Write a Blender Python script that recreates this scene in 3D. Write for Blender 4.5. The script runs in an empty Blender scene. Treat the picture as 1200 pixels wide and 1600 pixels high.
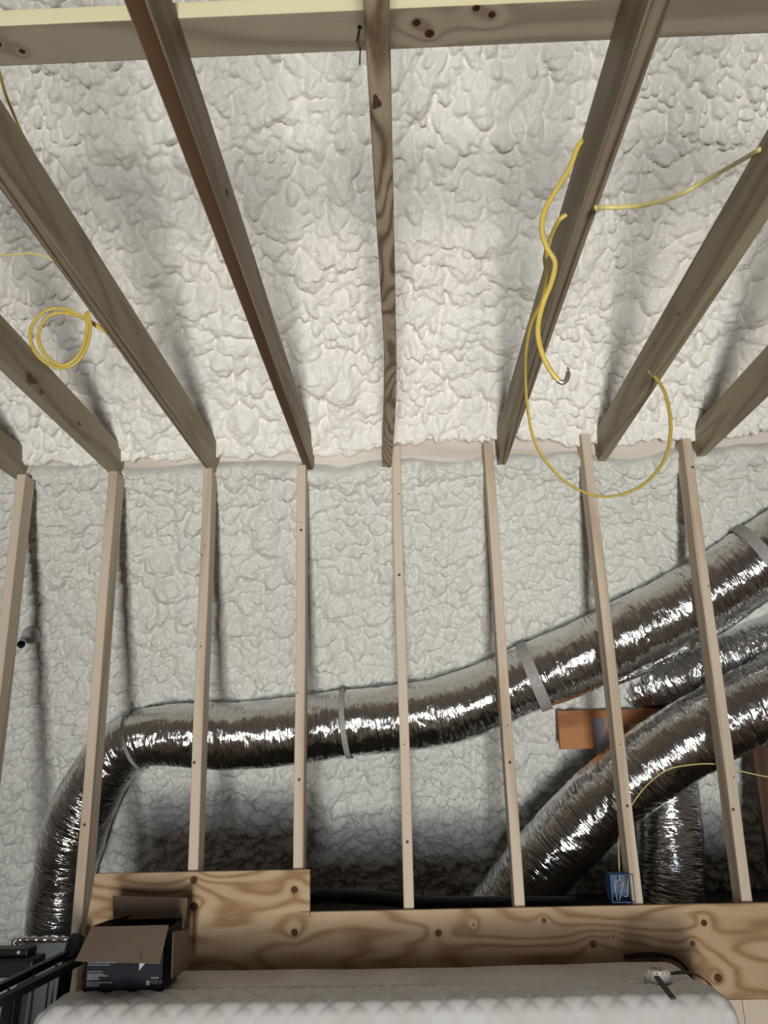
import bpy, bmesh, math, random
import numpy as np
from mathutils import Vector, Matrix
random.seed(4)
SC = bpy.context.scene
COL = SC.collection

# ------------------------------------------------------------------ camera
F = 1.2327
PITCH, YAW, ROLL = 0.2895, -0.0211, -0.0253
cy, sy, cp, sp = math.cos(YAW), math.sin(YAW), math.cos(PITCH), math.sin(PITCH)
fwd = Vector((sy*cp, cy*cp, sp)); ri = Vector((cy, -sy, 0)); up = ri.cross(fwd)
cr, sr = math.cos(ROLL), math.sin(ROLL)
R_ = cr*ri + sr*up; U_ = -sr*ri + cr*up
cam = bpy.data.cameras.new('camera'); camo = bpy.data.objects.new('camera', cam); COL.objects.link(camo)
cam.sensor_fit = 'VERTICAL'; cam.sensor_height = 32.0; cam.lens = F*1000/1600*32.0
cam.clip_start = 0.02
camo.matrix_world = Matrix(((R_.x, U_.x, -fwd.x, 0), (R_.y, U_.y, -fwd.y, 0), (R_.z, U_.z, -fwd.z, 0), (0, 0, 0, 1)))
SC.camera = camo
SC.view_settings.view_transform = 'Standard'; SC.view_settings.look = 'None'
SC.view_settings.gamma = 1; SC.view_settings.use_curve_mapping = False
SC.view_settings.exposure = 0.0

# ------------------------------------------------------------------ light
w = bpy.data.worlds.new('world'); SC.world = w; w.use_nodes = True
w.node_tree.nodes['Background'].inputs[0].default_value = (.55, .7, 1, 1)
w.node_tree.nodes['Background'].inputs[1].default_value = 0.6

def area(name, loc, target, size, energy, color):
    l = bpy.data.lights.new(name, 'AREA'); l.shape = 'RECTANGLE'; l.size, l.size_y = size
    l.energy = energy; l.color = color
    o = bpy.data.objects.new(name, l); COL.objects.link(o); o.location = loc
    o.rotation_euler = (Vector(target)-Vector(loc)).to_track_quat('-Z', 'Y').to_euler()
    return o
WX = 0.10            # window centre
# tall window of the storey below, whose daylight rises past the loft edge
area('window_upper_pane', (WX, -6.85, -1.35), (WX, 3, 0.6), (1.15, 1.5), 46, (0.86, 0.94, 1.0)).data.spread = math.radians(85)
area('window_lower_pane', (WX, -6.85, -3.0), (WX, 3, 1.35), (1.15, 1.7), 66, (1.0, 0.965, 0.87)).data.spread = math.radians(56)

# ------------------------------------------------------------------ geometry constants (metres, eye at origin)
D = 3.1616           # front face of the studs
JH = 1.162           # underside of the joists
JD = 0.140
FLOOR = -1.73
A = 0.56             # lower roof: y grows by A per metre down
def foamY(z): return D + .12 + (1.2-z)*A
RS = 1.19           # upper roof rise
def at(px, py, axis, val):
    """world point seen at a place of the photo, at a known distance / height"""
    d = R_*((px-600)/(1000*F)) + U_*((800-py)/(1000*F)) + fwd
    return d*(val/d[axis])

# ------------------------------------------------------------------ helpers
def finish(name, me, mat, parent=None, smooth=False):
    if mat:
        for m_ in (mat if isinstance(mat, (list, tuple)) else [mat]): me.materials.append(m_)
    o = bpy.data.objects.new(name, me); COL.objects.link(o)
    if parent: o.parent = parent
    if smooth: me.polygons.foreach_set('use_smooth', [True]*len(me.polygons))
    return o
def obj(name, bm, mat, parent=None, smooth=False):
    me = bpy.data.meshes.new(name); bm.normal_update(); bm.to_mesh(me); bm.free()
    return finish(name, me, mat, parent, smooth)
def tag(o, label, cat, group=None):
    o['label'] = label; o['category'] = cat
    if group: o['group'] = group
    return o
def struct(o): o['kind'] = 'structure'; return o
def thing(name, label, cat, loc=(0, 0, 0), group=None):
    o = bpy.data.objects.new(name, None); COL.objects.link(o); o.location = loc; o.empty_display_size = .05
    return tag(o, label, cat, group)
def hexa(bm, p, bevel=0.0, seg=2, mi=0):
    """p: 8 corners, bottom 4 ccw then top 4 ccw"""
    vs = [bm.verts.new(q) for q in p]
    fs = [(3, 2, 1, 0), (4, 5, 6, 7), (0, 1, 5, 4), (1, 2, 6, 5), (2, 3, 7, 6), (3, 0, 4, 7)]
    fc = [bm.faces.new([vs[i] for i in f]) for f in fs]
    for f in fc: f.material_index = mi
    if bevel:
        es = {e for f in fc for e in f.edges}
        bmesh.ops.bevel(bm, geom=list(es), offset=bevel, segments=seg, affect='EDGES', profile=.6)
def box(bm, x0, x1, y0, y1, z0, z1, bevel=0.0, seg=2, mi=0):
    hexa(bm, [(x0, y0, z0), (x1, y0, z0), (x1, y1, z0), (x0, y1, z0), (x0, y0, z1), (x1, y0, z1), (x1, y1, z1), (x0, y1, z1)], bevel, seg, mi)
def catmull(pts, n):
    P = [Vector(p) for p in pts]; P = [P[0]*2-P[1]]+P+[P[-1]*2-P[-2]]; out = []
    for i in range(1, len(P)-2):
        for k in range(n):
            t = k/n; a, b, c, d = P[i-1], P[i], P[i+1], P[i+2]
            out.append(.5*((2*b)+(c-a)*t+(2*a-5*b+4*c-d)*t*t+(3*b-a-3*c+d)*t**3))
    out.append(P[-2]); return out
def frames(path, n0=None):
    T = [(path[min(i+1, len(path)-1)]-path[max(i-1, 0)]).normalized() for i in range(len(path))]
    n = n0 or (Vector((0, 0, 1)) if abs(T[0].z) < .9 else Vector((0, 1, 0)))
    out = []
    for t in T:
        n = (n - t*n.dot(t)).normalized(); out.append((t, n, t.cross(n)))
    return out
def tube_mesh(bm, path, rad, k=10, cap=True, flat=1.0):
    fr = frames(path); rings = []
    for i, (p, (t, n, b)) in enumerate(zip(path, fr)):
        r = rad(i) if callable(rad) else rad
        rings.append([bm.verts.new(p + n*(r*math.cos(2*math.pi*j/k)) + b*(r*flat*math.sin(2*math.pi*j/k))) for j in range(k)])
    for i in range(len(rings)-1):
        for j in range(k):
            bm.faces.new((rings[i][j], rings[i][(j+1) % k], rings[i+1][(j+1) % k], rings[i+1][j]))
    if cap:
        bm.faces.new(list(reversed(rings[0]))); bm.faces.new(rings[-1])
    bmesh.ops.recalc_face_normals(bm, faces=bm.faces)

# ------------------------------------------------------------------ material helpers
def newmat(name):
    m = bpy.data.materials.new(name); m.use_nodes = True
    nt = m.node_tree; b = nt.nodes['Principled BSDF']; return m, nt, b
def N(nt, typ, **kw):
    n = nt.nodes.new(typ)
    for k, v in kw.items():
        if k[0] == '_': setattr(n, k[1:], v)
        else: n.inputs[k.replace('_', ' ')].default_value = v
    return n
def L(nt, a, b): nt.links.new(a, b)
def ramp(nt, fac, stops, interp='LINEAR'):
    r = nt.nodes.new('ShaderNodeValToRGB'); e = r.color_ramp.elements; r.color_ramp.interpolation = interp
    while len(e) < len(stops): e.new(.5)
    for i, (p, c) in enumerate(stops):
        e[i].position = p; e[i].color = (*c, 1) if len(c) == 3 else c
    L(nt, fac, r.inputs[0]); return r
def mathn(nt, op, a, b=None, c=None, clamp=False):
    m = nt.nodes.new('ShaderNodeMath'); m.operation = op; m.use_clamp = clamp
    for i, v in enumerate((a, b, c)):
        if v is None: continue
        if isinstance(v, (int, float)): m.inputs[i].default_value = v
        else: L(nt, v, m.inputs[i])
    return m.outputs[0]
def plain(name, col, rough=.6, metal=0.0, bump=0.0, bscale=60, var=.12, spec=.5):
    m, nt, b = newmat(name)
    tc = N(nt, 'ShaderNodeTexCoord'); no = N(nt, 'ShaderNodeTexNoise', Scale=bscale, Detail=4.0)
    L(nt, tc.outputs['Object'], no.inputs['Vector'])
    r = ramp(nt, no.outputs[0], [(.3, [c*(1-var) for c in col]), (.7, [min(1, c*(1+var)) for c in col])])
    L(nt, r.outputs[0], b.inputs['Base Color'])
    b.inputs['Roughness'].default_value = rough; b.inputs['Metallic'].default_value = metal
    b.inputs['Specular IOR Level'].default_value = spec
    if bump:
        bp = N(nt, 'ShaderNodeBump', Strength=bump, Distance=.003); L(nt, no.outputs[0], bp.inputs['Height']); L(nt, bp.outputs[0], b.inputs['Normal'])
    return m
def wood(name, dark, mid, light, axis='Y', ring=70, knots=(), rough=.65, long=.12, dots=0.0, stain=None):
    """sawn timber: rings about the long axis, knots at given object-space points"""
    m, nt, b = newmat(name)
    tc = N(nt, 'ShaderNodeTexCoord'); oi = N(nt, 'ShaderNodeObjectInfo')
    off = N(nt, 'ShaderNodeVectorMath', _operation='MULTIPLY_ADD')
    comb = N(nt, 'ShaderNodeCombineXYZ')
    for i in range(3): L(nt, oi.outputs['Random'], comb.inputs[i])
    s = [1, 1, 1]; s['XYZ'.index(axis)] = long
    # warp round the knots
    vec = tc.outputs['Object']
    kfac = None; warp = None
    for (kx, ky, kz, kr) in knots:
        d = N(nt, 'ShaderNodeVectorMath', _operation='DISTANCE'); L(nt, vec, d.inputs[0]); d.inputs[1].default_value = (kx, ky, kz)
        q = mathn(nt, 'DIVIDE', d.outputs['Value'], kr)
        f = mathn(nt, 'SMOOTH_MIN', mathn(nt, 'MULTIPLY', mathn(nt, 'SUBTRACT', 1.15, q), 4.0, clamp=True), 1.0, 0.05)
        kfac = f if kfac is None else mathn(nt, 'MAXIMUM', kfac, f)
        wv = mathn(nt, 'EXPONENT', mathn(nt, 'MULTIPLY', q, -.38))
        warp = wv if warp is None else mathn(nt, 'ADD', warp, wv)
    L(nt, vec, off.inputs[0]); off.inputs[1].default_value = (1, 1, 1)
    sc7 = N(nt, 'ShaderNodeVectorMath', _operation='SCALE'); L(nt, comb.outputs[0], sc7.inputs[0]); sc7.inputs['Scale'].default_value = 7.3
    L(nt, sc7.outputs[0], off.inputs[2])
    mp = N(nt, 'ShaderNodeMapping'); mp.inputs['Scale'].default_value = s; L(nt, off.outputs[0], mp.inputs[0])
    n1 = N(nt, 'ShaderNodeTexNoise', Scale=5.0, Detail=2.0, Roughness=.4); L(nt, mp.outputs[0], n1.inputs['Vector'])
    n2 = N(nt, 'ShaderNodeTexNoise', Scale=160.0, Detail=3.0); L(nt, mp.outputs[0], n2.inputs['Vector'])
    n3 = N(nt, 'ShaderNodeTexNoise', Scale=9.0, Detail=3.0); L(nt, off.outputs[0], n3.inputs['Vector'])
    ph = mathn(nt, 'MULTIPLY', n1.outputs[0], float(ring))
    if warp is not None: ph = mathn(nt, 'ADD', ph, mathn(nt, 'MULTIPLY', warp, 9.0))
    sn = mathn(nt, 'MULTIPLY_ADD', mathn(nt, 'SINE', ph), .5, .5)
    v = mathn(nt, 'ADD', mathn(nt, 'MULTIPLY', mathn(nt, 'POWER', sn, 2.0), .55), mathn(nt, 'MULTIPLY', n2.outputs[0], .28))
    v = mathn(nt, 'ADD', v, mathn(nt, 'MULTIPLY', n3.outputs[0], .3))
    r = ramp(nt, v, [(.15, light), (.55, mid), (1.0, dark)])
    out = r.outputs[0]
    if kfac is not None:
        mx = N(nt, 'ShaderNodeMix', _data_type='RGBA'); L(nt, kfac, mx.inputs[0]); L(nt, out, mx.inputs[6]); mx.inputs[7].default_value = (.075, .022, .010, 1); out = mx.outputs[2]
        halo = mathn(nt, 'MULTIPLY', mathn(nt, 'POWER', warp, 3.0), .5, clamp=True)
        mh = N(nt, 'ShaderNodeMix', _data_type='RGBA', _blend_type='MULTIPLY'); L(nt, halo, mh.inputs[0]); L(nt, out, mh.inputs[6]); mh.inputs[7].default_value = (.62, .42, .30, 1); out = mh.outputs[2]
    if stain:
        ns = N(nt, 'ShaderNodeTexNoise', Scale=stain[1], Detail=3.0); L(nt, mp.outputs[0], ns.inputs['Vector'])
        rs = ramp(nt, ns.outputs[0], [(.52, (0, 0, 0)), (.66, (1, 1, 1))])
        mh = N(nt, 'ShaderNodeMix', _data_type='RGBA'); L(nt, mathn(nt, 'MULTIPLY', rs.outputs[0], stain[2]), mh.inputs[0]); L(nt, out, mh.inputs[6]); mh.inputs[7].default_value = (*stain[0], 1); out = mh.outputs[2]
    if dots:
        vo = N(nt, 'ShaderNodeTexVoronoi', Scale=45.0); L(nt, off.outputs[0], vo.inputs['Vector'])
        nd = N(nt, 'ShaderNodeTexNoise', Scale=3.0); L(nt, off.outputs[0], nd.inputs['Vector'])
        th = mathn(nt, 'MULTIPLY', mathn(nt, 'SUBTRACT', nd.outputs[0], .42), dots)
        df = mathn(nt, 'LESS_THAN', vo.outputs['Distance'], th)
        mh = N(nt, 'ShaderNodeMix', _data_type='RGBA'); L(nt, df, mh.inputs[0]); L(nt, out, mh.inputs[6]); mh.inputs[7].default_value = (.8, .78, .7, 1); out = mh.outputs[2]
    L(nt, out, b.inputs['Base Color']); b.inputs['Roughness'].default_value = rough
    b.inputs['Specular IOR Level'].default_value = .3
    bp = N(nt, 'ShaderNodeBump', Strength=.25, Distance=.002); L(nt, v, bp.inputs['Height']); L(nt, bp.outputs[0], b.inputs['Normal'])
    return m

def foam_mat(name, col, bscale):
    m, nt, b = newmat(name)
    tc = N(nt, 'ShaderNodeTexCoord')
    wn = N(nt, 'ShaderNodeTexNoise', Scale=14.0, Detail=2.0); L(nt, tc.outputs['Object'], wn.inputs['Vector'])
    ad = N(nt, 'ShaderNodeVectorMath', _operation='MULTIPLY_ADD'); L(nt, wn.outputs['Color'], ad.inputs[0]); ad.inputs[1].default_value = (.07, .07, .07); L(nt, tc.outputs['Object'], ad.inputs[2])
    vo = N(nt, 'ShaderNodeTexVoronoi', Scale=bscale, _feature='SMOOTH_F1', Smoothness=.25); L(nt, ad.outputs[0], vo.inputs['Vector'])
    n2 = N(nt, 'ShaderNodeTexNoise', Scale=40.0, Detail=2.0); L(nt, ad.outputs[0], n2.inputs['Vector'])
    h = mathn(nt, 'SUBTRACT', mathn(nt, 'MULTIPLY', n2.outputs[0], .35), vo.outputs['Distance'])
    big = N(nt, 'ShaderNodeTexNoise', Scale=1.6, Detail=2.0); L(nt, tc.outputs['Object'], big.inputs['Vector'])
    msk = ramp(nt, big.outputs[0], [(.35, (.25,)*3), (.6, (1,)*3)])
    bp = N(nt, 'ShaderNodeBump', Distance=.005); L(nt, h, bp.inputs['Height']); L(nt, mathn(nt, 'MULTIPLY', msk.outputs[0], .5), bp.inputs['Strength'])
    L(nt, bp.outputs[0], b.inputs['Normal'])
    r = ramp(nt, big.outputs[0], [(.35, [c*.94 for c in col]), (.65, col)])
    L(nt, r.outputs[0], b.inputs['Base Color']); b.inputs['Roughness'].default_value = .45; b.inputs['Specular IOR Level'].default_value = .35
    return m

def foil_mat(name, col=(.66, .65, .64), rough=.16, strength=.6):
    m, nt, b = newmat(name)
    uv = N(nt, 'ShaderNodeUVMap')
    def nz(su, sv, sc, det=3.0, dist=0.0):
        mp = N(nt, 'ShaderNodeMapping'); mp.inputs['Scale'].default_value = (su, sv, 1); L(nt, uv.outputs[0], mp.inputs[0])
        n = N(nt, 'ShaderNodeTexNoise', Scale=sc, Detail=det, Distortion=dist); L(nt, mp.outputs[0], n.inputs['Vector']); return n.outputs[0]
    a = nz(11, 1.3, 4.0, 4.0, .5); c = nz(34, 3.0, 4.0, 2.0, .4); d = nz(3, 1.6, 3.0, 2.0, .5)
    h = mathn(nt, 'ADD', mathn(nt, 'MULTIPLY', mathn(nt, 'ABSOLUTE', mathn(nt, 'SUBTRACT', a, .5)), -2.7), mathn(nt, 'MULTIPLY', c, .09))
    h = mathn(nt, 'ADD', h, mathn(nt, 'MULTIPLY', d, 1.2))
    bp = N(nt, 'ShaderNodeBump', Strength=strength, Distance=.012); L(nt, h, bp.inputs['Height']); L(nt, bp.outputs[0], b.inputs['Normal'])
    b.inputs['Base Color'].default_value = (*col, 1); b.inputs['Metallic'].default_value = 1; b.inputs['Roughness'].default_value = rough
    return m

# ------------------------------------------------------------------ materials
M = {}
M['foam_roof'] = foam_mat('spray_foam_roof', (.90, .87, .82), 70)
M['foam_wall'] = foam_mat('spray_foam_wall_shaded', (.69, .685, .65), 80)  # same foam as the roof, darkened in colour for the weaker light here
JW = [(.20, .135, .082), (.29, .215, .145), (.36, .275, .195)]
M['joist'] = wood('weathered_joist_pine', (.25, .20, .135), (.36, .30, .205), (.42, .355, .25), 'Y', 45, dots=.12)
M['joist_dotted'] = wood('weathered_joist_pine_foam_specks', (.24, .195, .135), (.35, .295, .205), (.41, .35, .25), 'Y', 45, dots=.55)
M['joist_red'] = wood('reddish_joist_pine', (.23, .165, .11), (.34, .26, .18), (.40, .32, .225), 'Y', 40, dots=.12)
M['joist_grain'] = wood('strongly_grained_joist_pine', (.10, .055, .03), (.35, .27, .185), (.50, .41, .30), 'Y', 120, long=.3)
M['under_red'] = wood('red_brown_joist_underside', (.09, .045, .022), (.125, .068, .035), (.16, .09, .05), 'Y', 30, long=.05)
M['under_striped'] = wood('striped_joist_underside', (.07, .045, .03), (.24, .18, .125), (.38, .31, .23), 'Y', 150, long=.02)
M['stud'] = wood('stud_pine', (.46, .345, .25), (.60, .485, .38), (.67, .56, .455), 'Z', 30, long=.08)
M['beam'] = wood('beam_pine', (.25, .20, .145), (.36, .30, .225), (.42, .36, .275), 'X', 60, long=.05,
                 knots=((.06, 1.16, 1.302, .008), (.085, 1.185, 1.302, .009), (.17, 1.135, 1.302, .007), (.20, 1.15, 1.302, .007), (-.74, 1.165, 1.302, .009), (-.70, 1.185, 1.302, .006)))
M['beam_edge'] = wood('pale_beam_edge', (.52, .44, .26), (.66, .59, .37), (.74, .68, .46), 'X', 40, long=.04)  # paler and yellower than the other faces of the board
M['block'] = wood('brown_block_wood', (.26, .10, .035), (.42, .17, .065), (.50, .22, .09), 'X', 30)

# ------------------------------------------------------------------ numpy foam
def hash2(ix, iy, s):
    a = np.sin(ix*127.1+iy*311.7+s*74.7)*43758.5453
    b = np.sin(ix*269.5+iy*183.3+s*19.9)*27183.231
    return a-np.floor(a), b-np.floor(b)
def vnoise(x, y, s):
    ix, iy = np.floor(x), np.floor(y); fx, fy = x-ix, y-iy
    fx = fx*fx*(3-2*fx); fy = fy*fy*(3-2*fy)
    g = lambda a, b: hash2(a, b, s)[0]
    return (g(ix, iy)*(1-fx)+g(ix+1, iy)*fx)*(1-fy)+(g(ix, iy+1)*(1-fx)+g(ix+1, iy+1)*fx)*fy
def fbm(x, y, s, o=4):
    t = 0; a = .5
    for k in range(o): t = t+a*(vnoise(x*2**k, y*2**k, s+k)-.5); a *= .5
    return t
def bubbles(x, y, s, rmin=.45, rmax=.95):
    """union of domes of unequal radius: crisp creases, rounded tops"""
    ix, iy = np.floor(x), np.floor(y); best = np.zeros_like(x)
    for dx in (-1, 0, 1):
        for dy in (-1, 0, 1):
            hx, hy = hash2(ix+dx, iy+dy, s); q, q2 = hash2(ix+dx, iy+dy, s+5)
            r = rmin+(rmax-rmin)*q
            d2 = (x-(ix+dx+hx))**2+(y-(iy+dy+hy))**2
            best = np.maximum(best, (.45+.55*q2)*np.sqrt(np.maximum(0, r*r-d2)))
    return best
def foam_height(u, v, lower):
    wx = fbm(u*4, v*4, 3, 3)*.12; wy = fbm(u*4, v*4, 13, 3)*.12
    U, V = u+wx+fbm(u*14, v*14, 23, 2)*.03, v+wy+fbm(u*14, v*14, 33, 2)*.03
    sf = 1.15 if lower else 1.2; U = U*sf; V = V*sf
    mx = np.maximum
    if not lower:
        reg = np.clip(.5+2.6*fbm(u*2.1, v*1.7, 43, 3), 0, 1)      # patches of coarse and fine texture
        b0 = bubbles(U*8.5, V*7.5, 1); b1 = bubbles(U*15, V*13, 2); b2 = bubbles(U*27+3, V*24, 4); b3 = bubbles(U*50, V*46, 9)
        h = mx(.080*b0*(.2+.8*reg), .058*b1*(.55+.45*reg)+.006)
        h = mx(h, .034*b2+.016*(1-reg))+.012*b2+.011*b3
        h += .05*fbm(u*2.5, v*2.2, 50)
        # faint lines where the foam drew back over each rafter
        k = (u/.406+.25) % 1.0; g = np.exp(-((k-.5)*.406/.010)**2)
        h -= .006*g*(.2+.8*vnoise(u*0+np.floor(u/.406), v*3, 71))
    else:
        reg = np.clip(.5+2.4*fbm(u*1.6, v*1.6, 83, 3), 0, 1)
        s = V+.15*U
        b0 = bubbles(U*10, s*11, 6); b1 = bubbles(U*19, s*22, 7); b2 = bubbles(U*36, s*42, 8)
        h = mx(.065*b0*(.1+.9*reg), .046*b1*(.6+.4*reg)+.004)+.019*b2*(.6+.4*(1-reg))+.011*bubbles(U*58, s*66, 11)
        h += .05*fbm(u*2.2, v*2.2, 90)
    return h
def foam_sheet(name, P0, dirv, nrm, x0, x1, length, step, mat, lower, edge=None):
    nu = int((x1-x0)/step)+1; nv = int(length/step)+1
    u = np.linspace(x0, x1, nu)[None, :].repeat(nv, 0); v = np.linspace(0, length, nv)[:, None].repeat(nu, 1)
    h = foam_height(u, v, lower)*(1.35 if lower else 1.3)
    if edge is not None:
        # the sprayed edge swells and wanders beside the plate
        e = .036+.13*fbm(u*4+v*0, u*0+7*edge, 60, 3); h = h*np.clip(v/.02, 0, 1)**.5+.018*np.exp(-((v-.05)/.05)**2)
        v = np.maximum(v, 0)+e*np.exp(-v/.25)*edge
    hb = h-h.mean(); sag = np.array(dirv)*(.42 if lower else -.48)      # lumps sag downhill
    P = np.array(P0)[None, None]+v[..., None]*np.array(dirv)+h[..., None]*np.array(nrm)+(hb*np.clip(v/.1, 0, 1))[..., None]*sag
    P[..., 0] += u
    me = bpy.data.meshes.new(name)
    idx = np.arange(nu*nv).reshape(nv, nu)
    q = np.stack([idx[:-1, :-1], idx[:-1, 1:], idx[1:, 1:], idx[1:, :-1]], -1).reshape(-1, 4)
    me.vertices.add(nu*nv); me.vertices.foreach_set('co', P.reshape(-1).astype(np.float32))
    me.loops.add(q.size); me.loops.foreach_set('vertex_index', q.reshape(-1).astype(np.int32))
    me.polygons.add(len(q)); me.polygons.foreach_set('loop_start', np.arange(0, q.size, 4, dtype=np.int32))
    me.update(calc_edges=True); me.validate()
    return struct(finish(name, me, mat, smooth=True))
XL, XR = -2.9, 2.9
cn = 1/math.sqrt(1+RS*RS)
zr = 1.25+RS*cn*3.0; yr = D+.145-cn*3.0
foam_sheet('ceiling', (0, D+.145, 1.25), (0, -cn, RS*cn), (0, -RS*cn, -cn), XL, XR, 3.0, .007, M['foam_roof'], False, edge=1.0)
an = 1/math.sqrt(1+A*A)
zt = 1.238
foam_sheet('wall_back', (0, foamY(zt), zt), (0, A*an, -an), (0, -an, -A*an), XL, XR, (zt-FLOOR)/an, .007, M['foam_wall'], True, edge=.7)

# ------------------------------------------------------------------ rest of the room shell
M['drywall'] = plain('bare_board_wall', (.34, .275, .245), .8)
M['floorwood'] = wood('subfloor_wood', (.10, .06, .035), (.15, .095, .06), (.20, .13, .085), 'X', 30)
M['dark_floor'] = plain('dark_subfloor', (.06, .05, .04), .9)  # one near-black tone for the floor behind the studs
def sbox(name, *a, mat='drywall'):
    bm = bmesh.new(); box(bm, *a); return struct(obj(name, bm, M[mat]))
LOW = -4.4
sbox('floor', XL-.1, XR+.1, 1.0, 5.1, FLOOR-.1, FLOOR, mat='floorwood')
sbox('floor_below', XL-.1, XR+.1, -7.1, 5.1, LOW-.1, LOW, mat='floorwood')
sbox('wall_below', XL, XR, 1.05, 1.17, LOW, FLOOR-.1)
sbox('wall_left', XL-.1, XL, -7.1, 5.1, LOW, zr)
sbox('wall_right', XR, XR+.1, -7.1, 5.1, LOW, zr)
def quad(name, pts, th, mat):
    bm = bmesh.new(); n = (Vector(pts[1])-Vector(pts[0])).cross(Vector(pts[3])-Vector(pts[0])).normalized()*th
    hexa(bm, [Vector(p) for p in pts]+[Vector(p)+n for p in pts]); return struct(obj(name, bm, M[mat]))
quad('ceiling_flat', [(XL, yr+.03, zr), (XR, yr+.03, zr), (XR, -7.1, zr), (XL, -7.1, zr)], -.05, 'drywall')
WW, WZ0, WZ1 = .60, -3.9, -.55
sbox('wall_front', XL, WX-WW, -7.1, -7, LOW, zr); sbox('wall_front.001', WX+WW, XR, -7.1, -7, LOW, zr)
sbox('wall_front.002', WX-WW, WX+WW, -7.1, -7, LOW, WZ0); sbox('wall_front.003', WX-WW, WX+WW, -7.1, -7, WZ1, zr)
M['white_paint'] = plain('white_window_paint', (.8, .8, .78), .4)
bm = bmesh.new()
box(bm, WX-WW-.06, WX-WW, -7.02, -6.97, WZ0-.06, WZ1+.06); box(bm, WX+WW, WX+WW+.06, -7.02, -6.97, WZ0-.06, WZ1+.06)
box(bm, WX-WW, WX+WW, -7.02, -6.97, WZ0-.06, WZ0); box(bm, WX-WW, WX+WW, -7.02, -6.97, WZ1, WZ1+.06); box(bm, WX-WW, WX+WW, -7.05, -7.02, -2.37, -2.31)
struct(obj('window_1', bm, M['white_paint']))
sbox('floor_knee_space', -1.12, XR, D+.09, 4.42, -.76, -.72, mat='dark_floor')

# top plate seen as a strip between the two foam fields
bm = bmesh.new(); box(bm, XL, XR, D+.10, D+.18, 1.18, 1.36, .002)
M['plate'] = wood('foam_dusted_plate', (.58, .49, .43), (.64, .57, .51), (.68, .62, .57), 'X', 20, long=.12, stain=((.74, .71, .66), 6.0, .95))
struct(obj('trim_1', bm, M['plate']))

# boards under the plywood at the right
bm = bmesh.new(); x = -1.10
while x < XR:
    box(bm, x, min(x+.088, XR), D-.012, D, FLOOR, -.872, .002); x += .0895
M['pale_boards'] = wood('pale_lining_boards', (.52, .42, .34), (.62, .51, .42), (.68, .57, .47), 'Z', 20)
struct(obj('wall_knee', bm, M['pale_boards']))

# ------------------------------------------------------------------ studs
st = [.0081, -.0022, .0021, -.0005, -.004, -.0131, 0, .016]
sb = [-.0004, -.0039, .0085, -.0043, -.0047, -.0104, .0105, -.0018]
stop = [JH, JH, JH, JH, 1.235, 1.235, 1.262, 1.225]
slab = ['pale vertical stud cut off by the left edge of the photo',
        'vertical stud rising behind the left end of the raised plywood and the box',
        'vertical stud ending behind the stained knot of the raised plywood, third from the left',
        'vertical stud ending near the right corner of the raised plywood, fourth from the left',
        'vertical stud under the middle joist, crossing the flat run of the foil duct',
        'vertical stud just left of the wide grey strap on the foil duct',
        'vertical stud with the blue electrical box on its foot',
        'rightmost vertical stud, wane-edged, in front of three foil ducts']
def lerp(i, z): return st[i]+(sb[i]-st[i])*(1.2-z)/1.7
for i in range(8):
    X = -1.6497+.406*i; bm = bmesh.new(); zb = FLOOR; ztp = stop[i]; a, b = lerp(i, zb), lerp(i, ztp)
    n = 24; rg = []
    for k in range(n+1):
        z = zb+(ztp-zb)*k/n; o = X+lerp(i, z)+.0012*math.sin(z*5+i*2); c = .003
        wane = (.006*max(0, math.sin(z*9+1)) + .004*max(0, math.sin(z*23))) if i == 7 and z > -.2 else 0
        rg.append([bm.verts.new(p) for p in ((o+c+wane, D, z), (o+.038-c, D, z), (o+.038, D+c, z), (o+.038, D+.089, z), (o, D+.089, z), (o, D+c+wane, z))])
    for k in range(n):
        for j in range(6): bm.faces.new((rg[k][j], rg[k][(j+1) % 6], rg[k+1][(j+1) % 6], rg[k+1][j]))
    bm.faces.new(rg[0][::-1]); bm.faces.new(rg[-1])
    o = obj('stud', bm, M['stud']); tag(o, slab[i], 'stud', 'vertical studs of the knee wall')
    # nail heads / small knots
    M.setdefault('knot', plain('dark_knot', (.10, .05, .03), .7))
    for k in range(4 if i in (2, 3, 4, 7) else 2):
        z = random.uniform(-.35, 1.1); xx = X+lerp(i, z)+random.choice((.010, .019, .028)); bm = bmesh.new()
        bmesh.ops.create_circle(bm, cap_ends=True, segments=10, radius=random.choice((.003, .0035, .006)), matrix=Matrix.Translation((xx, D-.0006, z)) @ Matrix.Rotation(math.pi/2, 4, 'X'))
        obj('knot', bm, M['knot'], o)

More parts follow.
